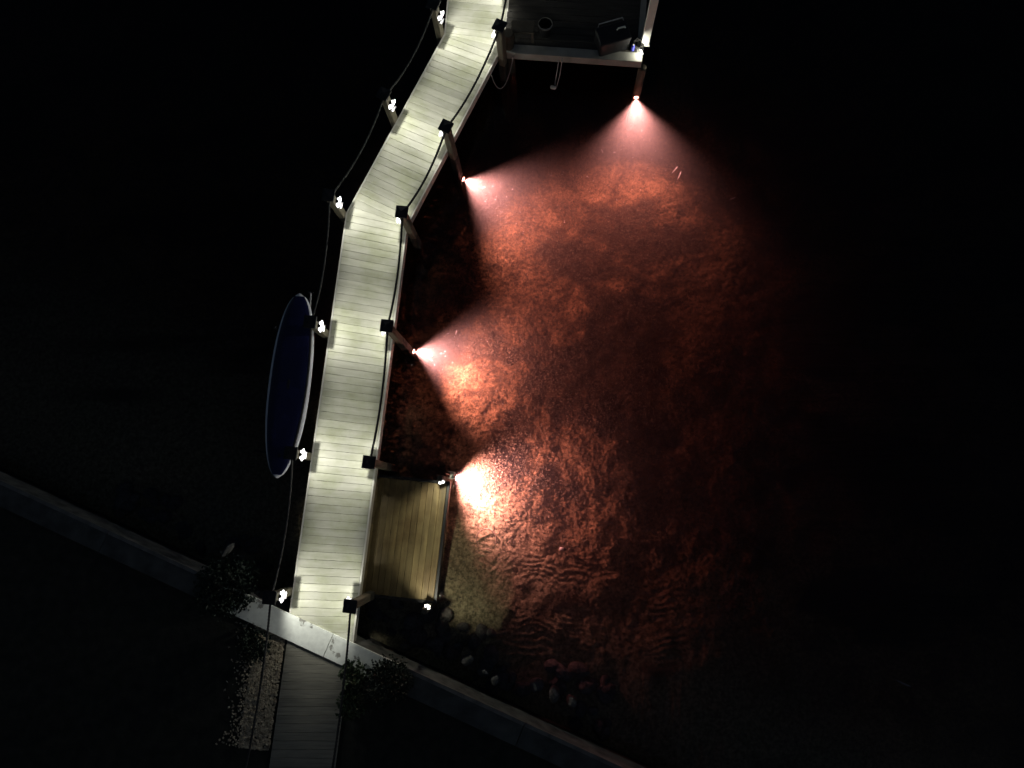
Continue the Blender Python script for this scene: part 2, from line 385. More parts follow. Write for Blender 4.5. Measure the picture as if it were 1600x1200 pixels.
def make_board(parent, a0, b0, a1, b1, mat, org, th=0.026, zt=0.0):
    u0 = (b0 - a0).normalized(); t0 = (a1 - a0).normalized(); t1 = (b1 - b0).normalized()
    ins = 0.028
    a0, b0, a1, b1 = a0 + t0 * GAP / 2 + u0 * ins, b0 + t1 * GAP / 2 - u0 * ins, a1 - t0 * GAP / 2 + u0 * ins, b1 - t1 * GAP / 2 - u0 * ins
    if (a1 - a0).dot(t0) < 0.004: a1 = a0 + t0 * 0.004
    if (b1 - b0).dot(t1) < 0.004: b1 = b0 + t1 * 0.004
    c = (a0 + b0 + a1 + b1) / 4; ang = math.atan2(u0.y, u0.x)
    rm = Matrix.Rotation(-ang, 3, 'Z')
    poly = [rm @ (p - c) for p in (a0, b0, b1, a1)]
    # small chamfer on top
    ch = 0.003; top = []
    cc = Vector((0, 0, 0))
    for p in poly: q = p.copy(); q.x -= math.copysign(ch, p.x); q.y -= math.copysign(min(ch, abs(p.y) * 0.5), p.y); top.append(q)
    dz = random.uniform(-0.0015, 0.0015)
    v = [(p.x, p.y, -th) for p in poly] + [(p.x, p.y, -ch) for p in poly] + [(p.x, p.y, 0) for p in top]
    f = [(3, 2, 1, 0), (8, 9, 10, 11)] + [(k + i, k + (i + 1) % 4, k + 4 + (i + 1) % 4, k + 4 + i) for k in (0, 4) for i in range(4)]
    o = link('board', mesh(v, f), mat, parent, (c.x - org.x, c.y - org.y, zt + dz - org.z), ang)
    return o
for (a0, b0), (a1, b1) in zip(cross, cross[1:]):
    mid = (a0 + b0 + a1 + b1) / 4
    if sea_dist(a1.x, a1.y) < -0.05 and sea_dist(b1.x, b1.y) < -0.05: continue
    if max(sea_dist(a0.x, a0.y), sea_dist(b0.x, b0.y)) < 0.02: continue
    make_board(pier, a0, b0, a1, b1, M['board'], pier_o)
# edge trim, stringers under the boards
def strip(name, mat, P_, d0, d1, o_in, o_out, z0, z1, side, parent, org, ext=None):
    ds = [d0] + [c for c in P_.c if d0 < c < d1] + [d1]
    pts = [P_(d) for d in ds]
    nrm = []
    for i in range(len(pts)):
        t = (pts[min(i + 1, len(pts) - 1)] - pts[max(i - 1, 0)]).normalized()
        nn = Vector((t.y, -t.x, 0)) * side
        nrm.append(nn)
    for i in range(len(pts) - 1):
        poly = [pts[i] + nrm[i] * o_in, pts[i + 1] + nrm[i + 1] * o_in, pts[i + 1] + nrm[i + 1] * o_out, pts[i] + nrm[i] * o_out]
        MB().prism([(p.x - org.x, p.y - org.y) for p in poly], z0 - org.z, z1 - org.z).build(name, mat, parent)
dl = 0.0
while sea_dist(PL(dl).x, PL(dl).y) < 0.0: dl += 0.02
dr = 0.0
while sea_dist(PR(dr).x, PR(dr).y) < 0.0: dr += 0.02
strip('edge_trim', M['trim'], PL, dl, PL.c[3], -0.026, 0.006, -0.20, -0.002, -1, pier, pier_o)
strip('edge_trim', M['trim'], PR, dr, PR.c[3], -0.026, 0.006, -0.20, -0.002, 1, pier, pier_o)
for P_, d_, s_ in ((PL, dl, -1), (PR, dr, 1)):
    strip('stringer', M['joist'], P_, d_ + 0.02, P_.c[3], -0.30, -0.24, -0.24, -0.03, s_, pier, pier_o)
strip('stringer', M['joist'], PL, dl + 0.02, PL.c[3], -0.64, -0.58, -0.24, -0.03, -1, pier, pier_o)

# garden path: darker boards on land, continuing the walk
gp = empty('garden_path', path_o)
tag(gp, 'dim weathered board path on land below the seawall', 'path')
dLdir = (Lpts[1] - Lpts[0]).normalized(); dRdir = (Rpts[1] - Rpts[0]).normalized()
for k in range(-11, 14):
    a0 = Lpts[0] + dLdir * PITCH * k; a1 = Lpts[0] + dLdir * PITCH * (k + 1)
    b0 = Rpts[0] + dRdir * PITCH * k; b1 = Rpts[0] + dRdir * PITCH * (k + 1)
    if sea_dist(a0.x, a0.y) > -0.3 and sea_dist(b0.x, b0.y) > -0.3: continue
    # cut the board where it runs under the cap
    def cut(a_, b2):
        da, db = sea_dist(a_.x, a_.y) + 0.40, sea_dist(b2.x, b2.y) + 0.40
        return a_.lerp(b2, min(1, max(0, -da / (db - da)))) if da < 0 < db else (a_ if da < 0 else None, b2)[0]
    def clip(a_, b2):
        da, db = sea_dist(a_.x, a_.y) + 0.38, sea_dist(b2.x, b2.y) + 0.38
        if da <= 0 and db <= 0: return a_, b2
        t = da / (da - db)
        if da > 0: return a_.lerp(b2, min(t, 0.97)), b2
        return a_, a_.lerp(b2, max(t, 0.03))
    a0c, b0c = clip(a0, b0); a1c, b1c = clip(a1, b1)
    make_board(gp, a0c, b0c, a1c, b1c, M['path_board'], path_o, zt=-0.004)

# ================================================================= POSTS WITH LAMPS
def post_meshes():
    d = {}
    d['shaft'] = MB().cbox(-0.07, 0.07, -0.07, 0.07, -0.30, 0.955, 0.012).me()
    d['piling'] = MB().cbox(-0.074, 0.074, -0.074, 0.074, -3.2, -0.30, 0.012).me()
    cp = MB().cbox(-0.115, 0.115, -0.115, 0.115, 0.95, 0.985, 0.008)
    cp.add([(-0.10, -0.10, 0.984), (0.10, -0.10, 0.984), (0.10, 0.10, 0.984), (-0.10, 0.10, 0.984), (0, 0, 1.02)], [(0, 1, 4), (1, 2, 4), (2, 3, 4), (3, 0, 4)])
    d['cap'] = cp.me()
    d['diffuser'] = MB().cbox(0.078, 0.150, -0.080, 0.080, 0.475, 0.500, 0.006).me()
    d['shade'] = MB().cbox(0.078, 0.150, -0.080, 0.080, 0.468, 0.4745, 0.001).me()  # black plate added below the diffuser to block its downward glow
    d['diffuser_arm'] = MB().cbox(0.105, 0.128, -0.110, -0.081, 0.478, 0.497, 0.004).me()
    d['diffuser_arm2'] = MB().cbox(0.112, 0.135, 0.081, 0.110, 0.478, 0.497, 0.004).me()
    d['knob'] = MB().tube([(0.085, 0, 0.501), (0.085, 0, 0.53), (0.085, 0, 0.536)], [0.034, 0.034, 0.026], 14).me()
    d['bracket'] = MB().cbox(0.071, 0.077, -0.06, 0.06, 0.30, 0.52, 0.002).me()
    d['tray'] = MB().cbox(0.078, 0.139, -0.064, 0.064, 0.306, 0.314, 0.002).me()
    return d
PM = post_meshes()
def lamp_light(lamp, power, col):
    ld = bpy.data.lights.new('lamp_light', 'SPOT'); ld.energy = power; ld.shadow_soft_size = 0.008; ld.color = col
    ld.spot_size = R(168); ld.spot_blend = 0.4
    lo = bpy.data.objects.new('lamp_light', ld); C.objects.link(lo); lo.parent = lamp; lo.location = (0.118, 0, 0.452)
    lo.rotation_euler = Vector((math.cos(R(28)), 0, -math.sin(R(28)))).to_track_quat('-Z', 'Y').to_euler()
def make_lamp(parent, z=0.18, power=LAMP_W, dx=0.0):
    lamp = link('lamp', PM['bracket'], M['black'], parent, (dx, 0, z))
    link('diffuser', PM['diffuser'], M['lamp'], lamp); link('diffuser_arm', PM['diffuser_arm'], M['lamp'], lamp); link('diffuser_arm', PM['diffuser_arm2'], M['lamp'], lamp)
    link('knob', PM['knob'], M['black'], lamp); link('tray', PM['tray'], M['black'], lamp); link('shade', PM['shade'], M['black'], lamp)
    lamp_light(lamp, power, (1.0, 0.985, 0.91))
def make_post(loc, rz, label, lamp=True):
    p = empty('dock_post', loc, rz)
    tag(p, label, 'post', 'capped lamp posts along the boardwalk')
    link('shaft', PM['shaft'], M['post'], p); link('piling', PM['piling'], M['tar'], p); link('cap', PM['cap'], M['black'], p)
    if lamp: make_lamp(p)
    return p

def edge_spot(P_, d, side, out=0.082):
    t = (P_(d + 0.05) - P_(d - 0.05)).normalized(); n = Vector((t.y, -t.x, 0)) * side
    q = P_(d) + n * out
    return Vector((q.x, q.y, 0)), math.atan2(-n.y, -n.x)
def nearest(P_, pt):
    return min(np.arange(0.1, P_.c[-1] - 0.1, 0.01), key=lambda d: (P_(d) - pt).length)
# bases measured on the deck level
right = [((785, 86), 'rightmost dark post at the upper bend, beside the end platform'),
         ((708, 235), 'right post on the slanted stretch with a red light shining under it'),
         ((642, 360), 'right post at the inside of the lower bend, no red light under it'),
         ((621, 527), 'right post opposite the blue paddleboard with a red light under it'),
         ((595, 727), 'right post at the upper corner of the yellow timber landing'),
         ((566, 936), 'right post at the lower corner of the yellow landing near the seawall')]
left = [((697, 57), 'left post at the upper bend of the boardwalk, topmost in view'),
        ((619, 188), 'left post halfway along the slanted stretch of boardwalk'),
        ((541, 336), 'left post at the outside of the lower bend'),
        ((510, 521), 'left post beside the blunt upper end of the blue paddleboard'),
        ((478, 713), 'left post overhanging the lower tip of the blue paddleboard'),
        ((447, 924), 'left post nearest the white seawall cap')]
RP, LP = [], []
for (q, lab) in right:
    d = nearest(PR, at(*q)); loc, rz = edge_spot(PR, d, 1); make_post(loc, rz, lab); RP.append(loc)
for (q, lab) in left:
    d = nearest(PL, at(*q)); loc, rz = edge_spot(PL, d, -1); make_post(loc, rz, lab); LP.append(loc)
# unlit posts on land that carry the last ropes
LL = LP[-1] - dLdir * 3.9 - Vector((0.10, 0, 0)); LR = RP[-1] - dRdir * 3.9
make_post(LL, 0, 'unlit dark post on land left of the board path', False); make_post(LR, 0, 'unlit dark post on land right of the board path, behind the shrub', False)
# one more post each beyond the top of the picture, carrying the ropes out of view
LT = Vector((*edge_spot(PL, PL.c[2] + 1.75, -1)[0],)); RT, rzt = edge_spot(PR, PR.c[2] + 1.0, 1)
make_post(RT, rzt, 'dark post on the right side cut by the top of the picture')
make_post(LT, edge_spot(PL, PL.c[2] + 1.75, -1)[1], 'left post beyond the top bend at the edge of the picture')

# ---------------------------------------------------------------- twisted ropes
def rope(p0, p1, sag, label, r=0.023):
    n = 70; L_ = (p1 - p0).length; o = (p0 + p1) / 2; m_ = MB()
    t = (p1 - p0).normalized(); a_ = t.cross(Vector((0, 0, 1))).normalized()
    for s_ in range(3):
        pts = []
        for i in range(n + 1):
            u = i / n; c = p0.lerp(p1, u) - Vector((0, 0, sag * 4 * u * (1 - u)))
            ph = 2 * math.pi * (u * L_ / 0.16 + s_ / 3)
            pts.append(c + (a_ * math.cos(ph) + Vector((0, 0, 1)) * math.sin(ph)) * r * 0.52 - o)
        m_.tube(pts, r * 0.56, 5)
    ob = m_.build('rope', M['rope'], None, True, o)
    tag(ob, label, 'rope', 'twisted ropes swagged between the posts')
up = Vector((0, 0, 0.90))
Lseq = [LT] + LP + [LL]; Rseq = [RT] + RP + [LR]
lname = ['left rope rising out of the top of the picture', 'left rope along the upper half of the slanted stretch', 'left rope along the lower half of the slanted stretch',
         'left rope from the lower bend to the upper end of the paddleboard', 'left rope running alongside the blue paddleboard', 'left rope from the paddleboard tip to the seawall post', 'left rope over the gravel strip on land']
rname = ['short right rope at the top edge above the end platform', 'right rope along the upper half of the slanted stretch', 'right rope from the slanted stretch down to the lower bend',
         'right rope from the lower bend to the post opposite the paddleboard', 'right rope from there to the corner of the yellow landing', 'right rope along the landing', 'right rope over the seawall cap and leafy shrub on land']
for i in range(7):
    rope(Lseq[i] + up, Lseq[i + 1] + up, 0.26 if i else 0.2, lname[i])
    if i == 5: continue        # the landing's entrance is open
    rope(Rseq[i] + up, Rseq[i + 1] + up, 0.26 if i else 0.12, rname[i])

# ================================================================= LOWER TIMBER LANDING
ZL = -0.65
tl, trr, br, bl = at(588, 741, ZL), at(697, 756, ZL), at(684, 939, ZL), at(568, 936, ZL)
# square it up to the boardwalk edge
axd = dRdir.copy(); axn = Vector((axd.y, -axd.x, 0))
org = at(677, 939, ZL); wid = 1.34; leng = (trr - br).dot(axd)
ld_ = empty('timber_landing', Vector((org.x, org.y, ZL)), math.atan2(axd.y, axd.x) - math.pi / 2)
tag(ld_, 'lower landing of yellow timber planks beside the boardwalk', 'landing')
npk = 11; pw = wid / npk
pm = MB().cbox(-pw / 2 + 0.0018, pw / 2 - 0.0018, 0, leng, -0.035, 0, 0.004).me()
for k in range(npk):
    link('plank', pm, M['plank'], ld_, (-pw * (k + 0.5), 0, random.uniform(-0.003, 0.003)))
MB().cbox(0.005, 0.062, -0.06, leng + 0.06, -0.24, -0.004, 0.006).build('rim_beam', M['black'], ld_)
MB().cbox(-wid, 0.004, -0.062, -0.005, -0.24, 0.008, 0.006).build('rim_beam', M['black'], ld_)
MB().cbox(-wid, 0.004, leng + 0.005, leng + 0.062, -0.24, 0.008, 0.006).build('rim_beam', M['black'], ld_)
for yy in (0.25, leng / 2, leng - 0.25):
    MB().box(-wid, 0.0, yy - 0.03, yy + 0.03, -0.2, -0.037).build('bearer', M['joist'], ld_)
# skirt of vertical boards between deck and landing
for k in range(int(leng / 0.145)):
    MB().cbox(-wid - 0.006, -wid + 0.014, k * 0.145 + 0.003, k * 0.145 + 0.142, -0.1, 0.44, 0.003).build('skirt_board', M['plank'], ld_)
rzl = math.atan2(axd.y, axd.x) - math.pi / 2
def landing_post(ly, label, lamp_dir):
    c = Vector((org.x, org.y, 0)) + axd * ly + axn * (-0.05)
    p = empty('landing_post', (c.x, c.y, ZL), rzl)
    tag(p, label, 'post', 'corner posts of the landing')
    MB().cbox(-0.05, 0.05, -0.05, 0.05, -1.4, 0.76, 0.01).build('shaft', M['joist'], p)
    lamp = link('lamp', PM['bracket'], M['black'], p, (0, 0, 0.20)); lamp.scale = (0.75, 0.55, 1); lamp.rotation_euler = (0, 0, lamp_dir)
    for nm, k, mt in (('diffuser', 'diffuser', 'lamp'), ('diffuser_arm', 'diffuser_arm', 'lamp'), ('diffuser_arm', 'diffuser_arm2', 'lamp'), ('knob', 'knob', 'black'), ('tray', 'tray', 'black'), ('shade', 'shade', 'black')):
        link(nm, PM[k], M[mt], lamp)
    lamp_light(lamp, LAMP_W * 1.5, (1.0, 0.96, 0.74))
    return c
cpA = landing_post(-0.10, 'short dark corner post with a white lamp at the lower right of the landing', R(62))
cpB = landing_post(leng + 0.10, 'short dark corner post at the upper right of the landing beside the brightest red light', R(-66))

# pale open bracket box on the upper corner post, lit pink from below
bx = empty('bracket_box', (cpB.x + 0.17, cpB.y + 0.06, -0.50), rzl)
tag(bx, 'small pale open box on the landing corner post, glowing pink above the brightest red light', 'box')
m_ = MB()
m_.box(-0.05, 0.05, 0.055, 0.065, 0, 0.34); m_.box(-0.05, 0.05, -0.065, -0.055, 0, 0.34)
m_.build('side_plate', M['white'], bx); MB().box(0.051, 0.057, -0.065, 0.065, 0, 0.34).build('back_plate', M['white'], bx)
MB().box(-0.05, 0.05, -0.054, 0.054, 0.0, 0.008).build('bottom_plate', M['white'], bx)

# ================================================================= UNDERWATER RED LIGHTS
def sea_light(loc, heading, pitch, label, power=RED_W, size=110, col=(1.0, 0.415, 0.39)):
    e = empty('underwater_light', loc, heading)
    tag(e, label, 'light', 'red underwater lights')
    MB().tube([(-0.07, 0, 0), (-0.06, 0, 0), (-0.02, 0, 0), (-0.01, 0, 0)], [0.02, 0.045, 0.05, 0.056], 16).build('housing', M['black'], e)
    MB().tube([(-0.012, 0, 0), (-0.004, 0, 0), (0.0, 0, 0)], [0.045, 0.045, 0.03], 16).build('lens', M['redlens'], e)
    pts = [(-0.03, 0, 0.05), (-0.035, 0, 0.10), (-0.045, 0, 0.3), (-0.045, 0.01, 1.05)]
    MB().tube(pts, 0.009, 6).build('cable', M['black'], e)
    ld2 = bpy.data.lights.new('red_spot', 'SPOT'); ld2.energy = power; ld2.color = col
    ld2.spot_size = R(size); ld2.spot_blend = 1.0; ld2.shadow_soft_size = 0.03
    lo = bpy.data.objects.new('red_spot', ld2); C.objects.link(lo); lo.parent = e; lo.location = (0.035, 0, 0)
    lo.rotation_euler = (0, R(-90 + 0), 0)
    lo.rotation_euler = Vector((math.cos(R(pitch)), 0, -math.sin(R(pitch)))).to_track_quat('-Z', 'Y').to_euler()
ZS = -1.3
sea_light(at(994, 153, ZS), R(-90), 14, 'red underwater light below the far corner of the end platform', size=108)
sea_light(Vector((RP[1].x, RP[1].y, ZS)) + Vector((math.cos(R(-27)), math.sin(R(-27)), 0)) * 0.115, R(-27), 14, 'red underwater light below the slanted stretch of boardwalk')
sea_light(Vector((RP[3].x, RP[3].y, ZS)) + Vector((math.cos(R(-10)), math.sin(R(-10)), 0)) * 0.115, R(-10), 9, 'red underwater light opposite the blue paddleboard')
sea_light(at(708, 744, ZS + 0.05), R(-18), 23, 'brightest red underwater light, in the shallows at the landing corner', power=RED_W * 0.75, size=126, col=(1.0, 0.44, 0.45))

# ================================================================= PADDLEBOARD, PADDLE, RACKS
ZB = 0.14
tip_t, tip_b = at(469, 459, ZB), at(433, 747, ZB)
cb = (tip_t + tip_b) / 2; ln = (tip_t - tip_b).length; dirb = (tip_t - tip_b).normalized()
pb = empty('paddleboard', (cb.x, cb.y, ZB - 0.10), math.atan2(dirb.y, dirb.x))
tag(pb, 'long navy blue paddleboard with white rails hung outside the left posts', 'paddleboard')
def board_loft(scale_w, z_prof, z_off=0.0, n=44, trim=0.0, name='hull'):
    m2 = MB(); rings = []
    for i in range(n + 1):
        u = -1 + 2 * i / n
        uu = u * (1 - trim)
        hw = 0.405 * max(0.0, (1 - abs(uu) ** (2.5 if uu > 0 else 2.3))) ** (0.50 if uu > 0 else 0.56) * scale_w * (1.0 if uu < 0 else 1.0)
        hw = max(hw, 0.004)
        rock = 0.10 * max(0, abs(uu) - 0.45) ** 2 * (1.6 if uu < 0 else 1.0)
        prof = [(k, z) for k, z in z_prof]
        rings.append([(uu * ln / 2, hw * k, z + rock + z_off) for k, z in prof])
    k = len(z_prof)
    v = [q for r_ in rings for q in r_]; f = []
    for i in range(n):
        for j in range(k - 1): f.append((i * k + j, (i + 1) * k + j, (i + 1) * k + j + 1, i * k + j + 1))
    return v, f
v, f = board_loft(1.0, [(0.0, 0.0), (-0.7, 0.004), (-0.95, 0.03), (-1.0, 0.06), (-0.97, 0.09), (-0.86, 0.105), (0, 0.112), (0.86, 0.105), (0.97, 0.09), (1.0, 0.06), (0.95, 0.03), (0.7, 0.004), (0.0, 0.0)])
link('hull', mesh(v, f, True), M['whiteboard'], pb)
v, f = board_loft(0.86, [(-1.0, 0.106), (-0.98, 0.1125), (-0.5, 0.1165), (0, 0.1175), (0.5, 0.1165), (0.98, 0.1125), (1.0, 0.106)], trim=0.035)
link('deck_panel', mesh(v, f, True), M['navy'], pb)
MB().cbox(-0.09, 0.09, -0.022, 0.022, 0.108, 0.121, 0.004).build('carry_handle', M['black'], pb)
MB().tube([(-1.35, 0.0, 0.118), (-1.35, 0.0, 0.135)], 0.03, 12).build('leash_plug', M['black'], pb)
# paddle
s0, s1 = at(486, 457, 0.10), at(474, 640, -0.14)
dpd = (s1 - s0).normalized()
pd = empty('paddle', s0); tag(pd, 'thin pale paddle shaft lying beside the paddleboard', 'paddle')
MB().tube([(0, 0, 0), dpd * 1.75], 0.014, 8).build('shaft', M['metal'], pd)
MB().tube([(-0.05, 0, 0), (0.05, 0, 0)], 0.016, 8).build('grip', M['black'], pd)
bld = MB(); e0 = dpd * 1.72; sidev = Vector((-dpd.y, dpd.x, 0))
pl = [e0 - sidev * 0.014, e0 + dpd * 0.12 - sidev * 0.08, e0 + dpd * 0.36 - sidev * 0.085, e0 + dpd * 0.42, e0 + dpd * 0.36 + sidev * 0.085, e0 + dpd * 0.12 + sidev * 0.08, e0 + sidev * 0.014]
bld.prism(pl, e0.z - 0.006, e0.z + 0.006); bld.build('blade', M['black'], pd)
for nm, P0 in (('upper', LP[3]), ('lower', LP[4])):
    nrm = Vector((-dLdir.y, dLdir.x, 0))
    rk = empty('board_rack', (P0.x, P0.y, ZB - 0.16), math.atan2(nrm.y, nrm.x))
    tag(rk, 'black rack arm under the %s end of the paddleboard' % nm, 'rack', 'paddleboard rack arms')
    MB().cbox(0.07, 0.95, -0.025, 0.025, 0, 0.045, 0.004).build('arm', M['black'], rk)
    MB().cbox(0.071, 0.082, -0.04, 0.04, -0.15, 0.18, 0.003).build('back_plate', M['black'], rk)
    MB().cbox(0.915, 0.955, -0.025, 0.025, 0.046, 0.20, 0.004).build('end_stop', M['black'], rk)

# ================================================================= END PLATFORM (top of the picture)
pc = at(1003, 97); pa = at(797, 83)
pdv = (pc - pa).normalized(); pnv = Vector((-pdv.y, pdv.x, 0))
ep = empty('end_platform', (pc.x, pc.y, -0.25), math.atan2(pdv.y, pdv.x))
tag(ep, 'dark end platform of the pier with a pale edge and lit right corner', 'platform')
plen = (pc - pa).length + 0.15
pm2 = MB().cbox(-plen, -0.12, 0.003, 0.142, 0.222, 0.248, 0.003).me()
for k in range(22): link('board', pm2, M['tar'], ep, (0, 0.145 * k + 0.20, random.uniform(-0.001, 0.001)))
MB().cbox(-plen, 0.0, 0.0, 0.198, 0.05, 0.255, 0.005).build('edge_beam', M['pale'], ep)
MB().cbox(-0.118, 0.0, 0.20, 3.4, 0.05, 0.255, 0.005).build('edge_beam', M['pale'], ep)
MB().box(-plen + 0.1, -0.2, 0.5, 0.56, 0.0, 0.221).build('stringer', M['joist'], ep)
MB().box(-plen + 0.1, -0.2, 1.9, 1.96, 0.0, 0.221).build('stringer', M['joist'], ep)
def pile(px, py, z1, label, r=0.13, mat='joist', zb=-3.4):
    c = at(px, py, 0)
    p = empty('pile', (c.x, c.y, -2.7)); tag(p, label, 'pile')
    MB().tube([(0, 0, zb + 2.7), (0, 0, z1 + 2.68), (0, 0, z1 + 2.7)], [r, r * 0.94, r * 0.85], 14).build('shaft', M[mat], p)
    return p
pile(1007, 93, -0.27, 'round dark pile under the lit corner of the end platform', 0.09)
pile(795, 72, 0.45, 'short dark pile between the upper bend and the end platform', 0.115)
# tall white sleeve post at the corner
c = at(1008, 66); wp = empty('corner_post', (c.x, c.y, 0.006), math.atan2(pdv.y, pdv.x))
tag(wp, 'tall white sleeved post on the lit corner of the end platform', 'post')
MB().cbox(-0.075, 0.075, -0.075, 0.075, 0.03, 2.9, 0.008).build('sleeve', M['white'], wp)
MB().cbox(-0.095, 0.095, -0.095, 0.095, 0.0, 0.029, 0.006).build('base_skirt', M['white'], wp)
MB().cbox(-0.09, 0.09, -0.09, 0.09, 2.9, 2.94, 0.006).build('cap', M['white'], wp)
lf = empty('deck_light', at(1001, 84, 0.01), 0); tag(lf, 'small lit deck light on the white corner of the end platform', 'light')
MB().tube([(0, 0, 0), (0, 0, 0.012), (0, 0, 0.02)], [0.05, 0.05, 0.035], 14).build('base', M['metal'], lf)
MB().tube([(0, 0, 0.0205), (0, 0, 0.09)], 0.008, 8).build('stem', M['metal'], lf)
MB().tube([(0, 0, 0.17), (0, 0, 0.19), (0, 0, 0.2)], [0.03, 0.04, 0.03], 12).build('hood', M['white'], lf)
MB().tube([(-0.02, 0.02, 0.09), (-0.02, 0.02, 0.17)], 0.004, 6).build('strut', M['metal'], lf)
l3 = bpy.data.lights.new('deck_light_bulb', 'POINT'); l3.energy = 7.0; l3.color = (1, 0.97, 0.84); l3.shadow_soft_size = 0.012
lo = bpy.data.objects.new('deck_light_bulb', l3); C.objects.link(lo); lo.parent = lf; lo.location = (0.0, -0.015, 0.10)
# black gear box with a pale handle, bottle, coil
c = at(960, 70); gb = empty('gear_box', (c.x, c.y, 0.004), R(16)); tag(gb, 'black gear box with pale handle on the end platform', 'box')
MB().cbox(-0.36, 0.26, -0.17, 0.22, 0.0, 0.34, 0.02).build('body', M['black'], gb)
MB().cbox(-0.37, 0.27, -0.18, 0.23, 0.341, 0.39, 0.02).build('lid', M['black'], gb)
MB().tube([(0.04, 0.06, 0.391), (0.05, 0.06, 0.43), (0.19, 0.06, 0.43), (0.20, 0.06, 0.391)], 0.017, 8).build('handle', M['white'], gb)
MB().tube([(-0.30, 0.235, 0.30), (-0.28, 0.25, 0.44), (0.20, 0.25, 0.44), (0.24, 0.235, 0.30)], 0.012, 8).build('carry_bar', M['metal'], gb)
c = at(988, 78); bt = empty('bottle', (c.x, c.y, 0.006)); tag(bt, 'small blue bottle beside the black gear box', 'bottle')
MB().tube([(0, 0, 0), (0, 0, 0.14), (0, 0, 0.17)], [0.035, 0.035, 0.014], 12).build('body', M['blue'], bt); MB().tube([(0, 0, 0.171), (0, 0, 0.2)], 0.016, 10).build('lid', M['white'], bt)
c = at(996, 71); cr = empty('rope_coil', (c.x, c.y, 0.008)); tag(cr, 'tangled dark line heaped at the white corner post', 'rope')
pts = [(0.10 * math.cos(q * 0.5) * (1 + 0.3 * math.sin(q * 1.7)), 0.09 * math.sin(q * 0.5) * (1 + 0.3 * math.cos(q * 2.1)), 0.015 + 0.0009 * q + 0.01 * math.sin(q)) for q in range(70)]
MB().tube(pts, 0.010, 6).build('coil', M['rope'], cr)
c = at(812, 60); tb = empty('bait_table', (c.x, c.y, 0.004), R(-4)); tag(tb, 'low grey bench at the left end of the end platform', 'bench')
MB().cbox(-0.16, 0.30, -0.13, 0.13, 0.36, 0.40, 0.008).build('top', M['joist'], tb)
for sx in (-0.13, 0.25):
    for sy in (-0.1, 0.08): MB().box(sx, sx + 0.04, sy, sy + 0.04, 0, 0.359).build('leg', M['joist'], tb)
c = at(852, 52); bk = empty('bucket', (c.x, c.y, 0.004)); tag(bk, 'dark round bucket on the end platform', 'bucket')
MB().tube([(0, 0, 0), (0, 0, 0.30)], [0.11, 0.14], 18, False).build('body', M['black'], bk)
MB().tube([(0, 0, 0.02), (0, 0, 0.025)], [0.112, 0.112], 18).build('bottom', M['joist'], bk)
MB().tube([(0.14 * math.cos(t), 0.14 * math.sin(t), 0.30) for t in np.linspace(0, 2 * math.pi, 20)], 0.008, 6, False).build('rim', M['path_board'], bk)
MB().tube([(-0.14, 0, 0.29), (-0.10, -0.10, 0.33), (0.0, -0.16, 0.35), (0.10, -0.10, 0.33), (0.14, 0, 0.29)], 0.006, 6).build('handle', M['metal'], bk)
# slack hose loop, mooring line with float
h0, h1, h2 = at(802, 88, -0.05), at(784, 138, -0.75), at(768, 118, -0.15)
pts = []
for i in range(31):
    u = i / 30; pts.append(h0.lerp(h2, u) * 1.0 + (h1 - h0.lerp(h2, 0.55)) * (4 * u * (1 - u)) ** 0.9)
ho = MB().tube([p - h0 for p in pts], 0.012, 6).build('hose', M['greyrope'], None, True, h0)
tag(ho, 'slack grey hose looping below the upper bend post', 'hose')
f0, f1 = at(873, 92, 0.02), at(866, 136, WATER_Z)
ml = empty('mooring_line', f0); tag(ml, 'pair of thin lines hanging from the end platform with a pale float', 'mooring line')
for dx in (0.0, 0.07):
    MB().tube([(dx, 0.02, 0.0), (dx, -0.03, -0.02), ((f1 - f0) * 0.5 + Vector((dx, -0.02, -0.05))), (f1 - f0) + Vector((dx * 0.7, 0, -0.02))], 0.010, 6).build('line', M['greyrope'], ml)
fl = f1 - f0
MB().tube([fl + Vector((-0.09, 0.0, 0)), fl + Vector((-0.07, 0, 0)), fl + Vector((0.02, -0.02, 0)), fl + Vector((0.04, -0.02, 0))], [0.015, 0.04, 0.04, 0.015], 10).build('float', M['white'], ml)

# ================================================================= SHORE: rocks, plants, gravel
def rock_mesh(seed, sx, sy, sz):
    r_ = random.Random(seed); bm = bmesh.new(); bmesh.ops.create_icosphere(bm, subdivisions=2, radius=1)
    k = [Vector((r_.uniform(-1, 1), r_.uniform(-1, 1), r_.uniform(-1, 1))).normalized() for _ in range(9)]
    h = [r_.uniform(0.62, 0.9) for _ in k]
    for v_ in bm.verts:
        p = v_.co.copy()
        for kk, hh in zip(k, h):
            d = p.dot(kk)
            if d > hh: p -= kk * (d - hh)
        v_.co = (p.x * sx, p.y * sy, p.z * sz)
    me_ = bpy.data.meshes.new('rock'); bm.to_mesh(me_); bm.free(); return me_
RM = [rock_mesh(k, 1, random.uniform(0.65, 0.95), random.uniform(0.55, 0.8)) for k in range(8)]
def rock(x, y, s_, label, group, z=None):
    zz = float(bed_z(np.array([x]), np.array([y]))[0]) if z is None else z
    o = link('rock', random.choice(RM), M['rock'], None, (x, y, zz + s_ * 0.25), random.uniform(0, 6.28))
    o.rotation_euler = (random.uniform(-0.3, 0.3), random.uniform(-0.3, 0.3), random.uniform(0, 6.28)); o.scale = (s_, s_, s_)
    tag(o, label, 'rock', group)
def along(s, n): p = SW0 + SWD * s + SWN * n; return p.x, p.y
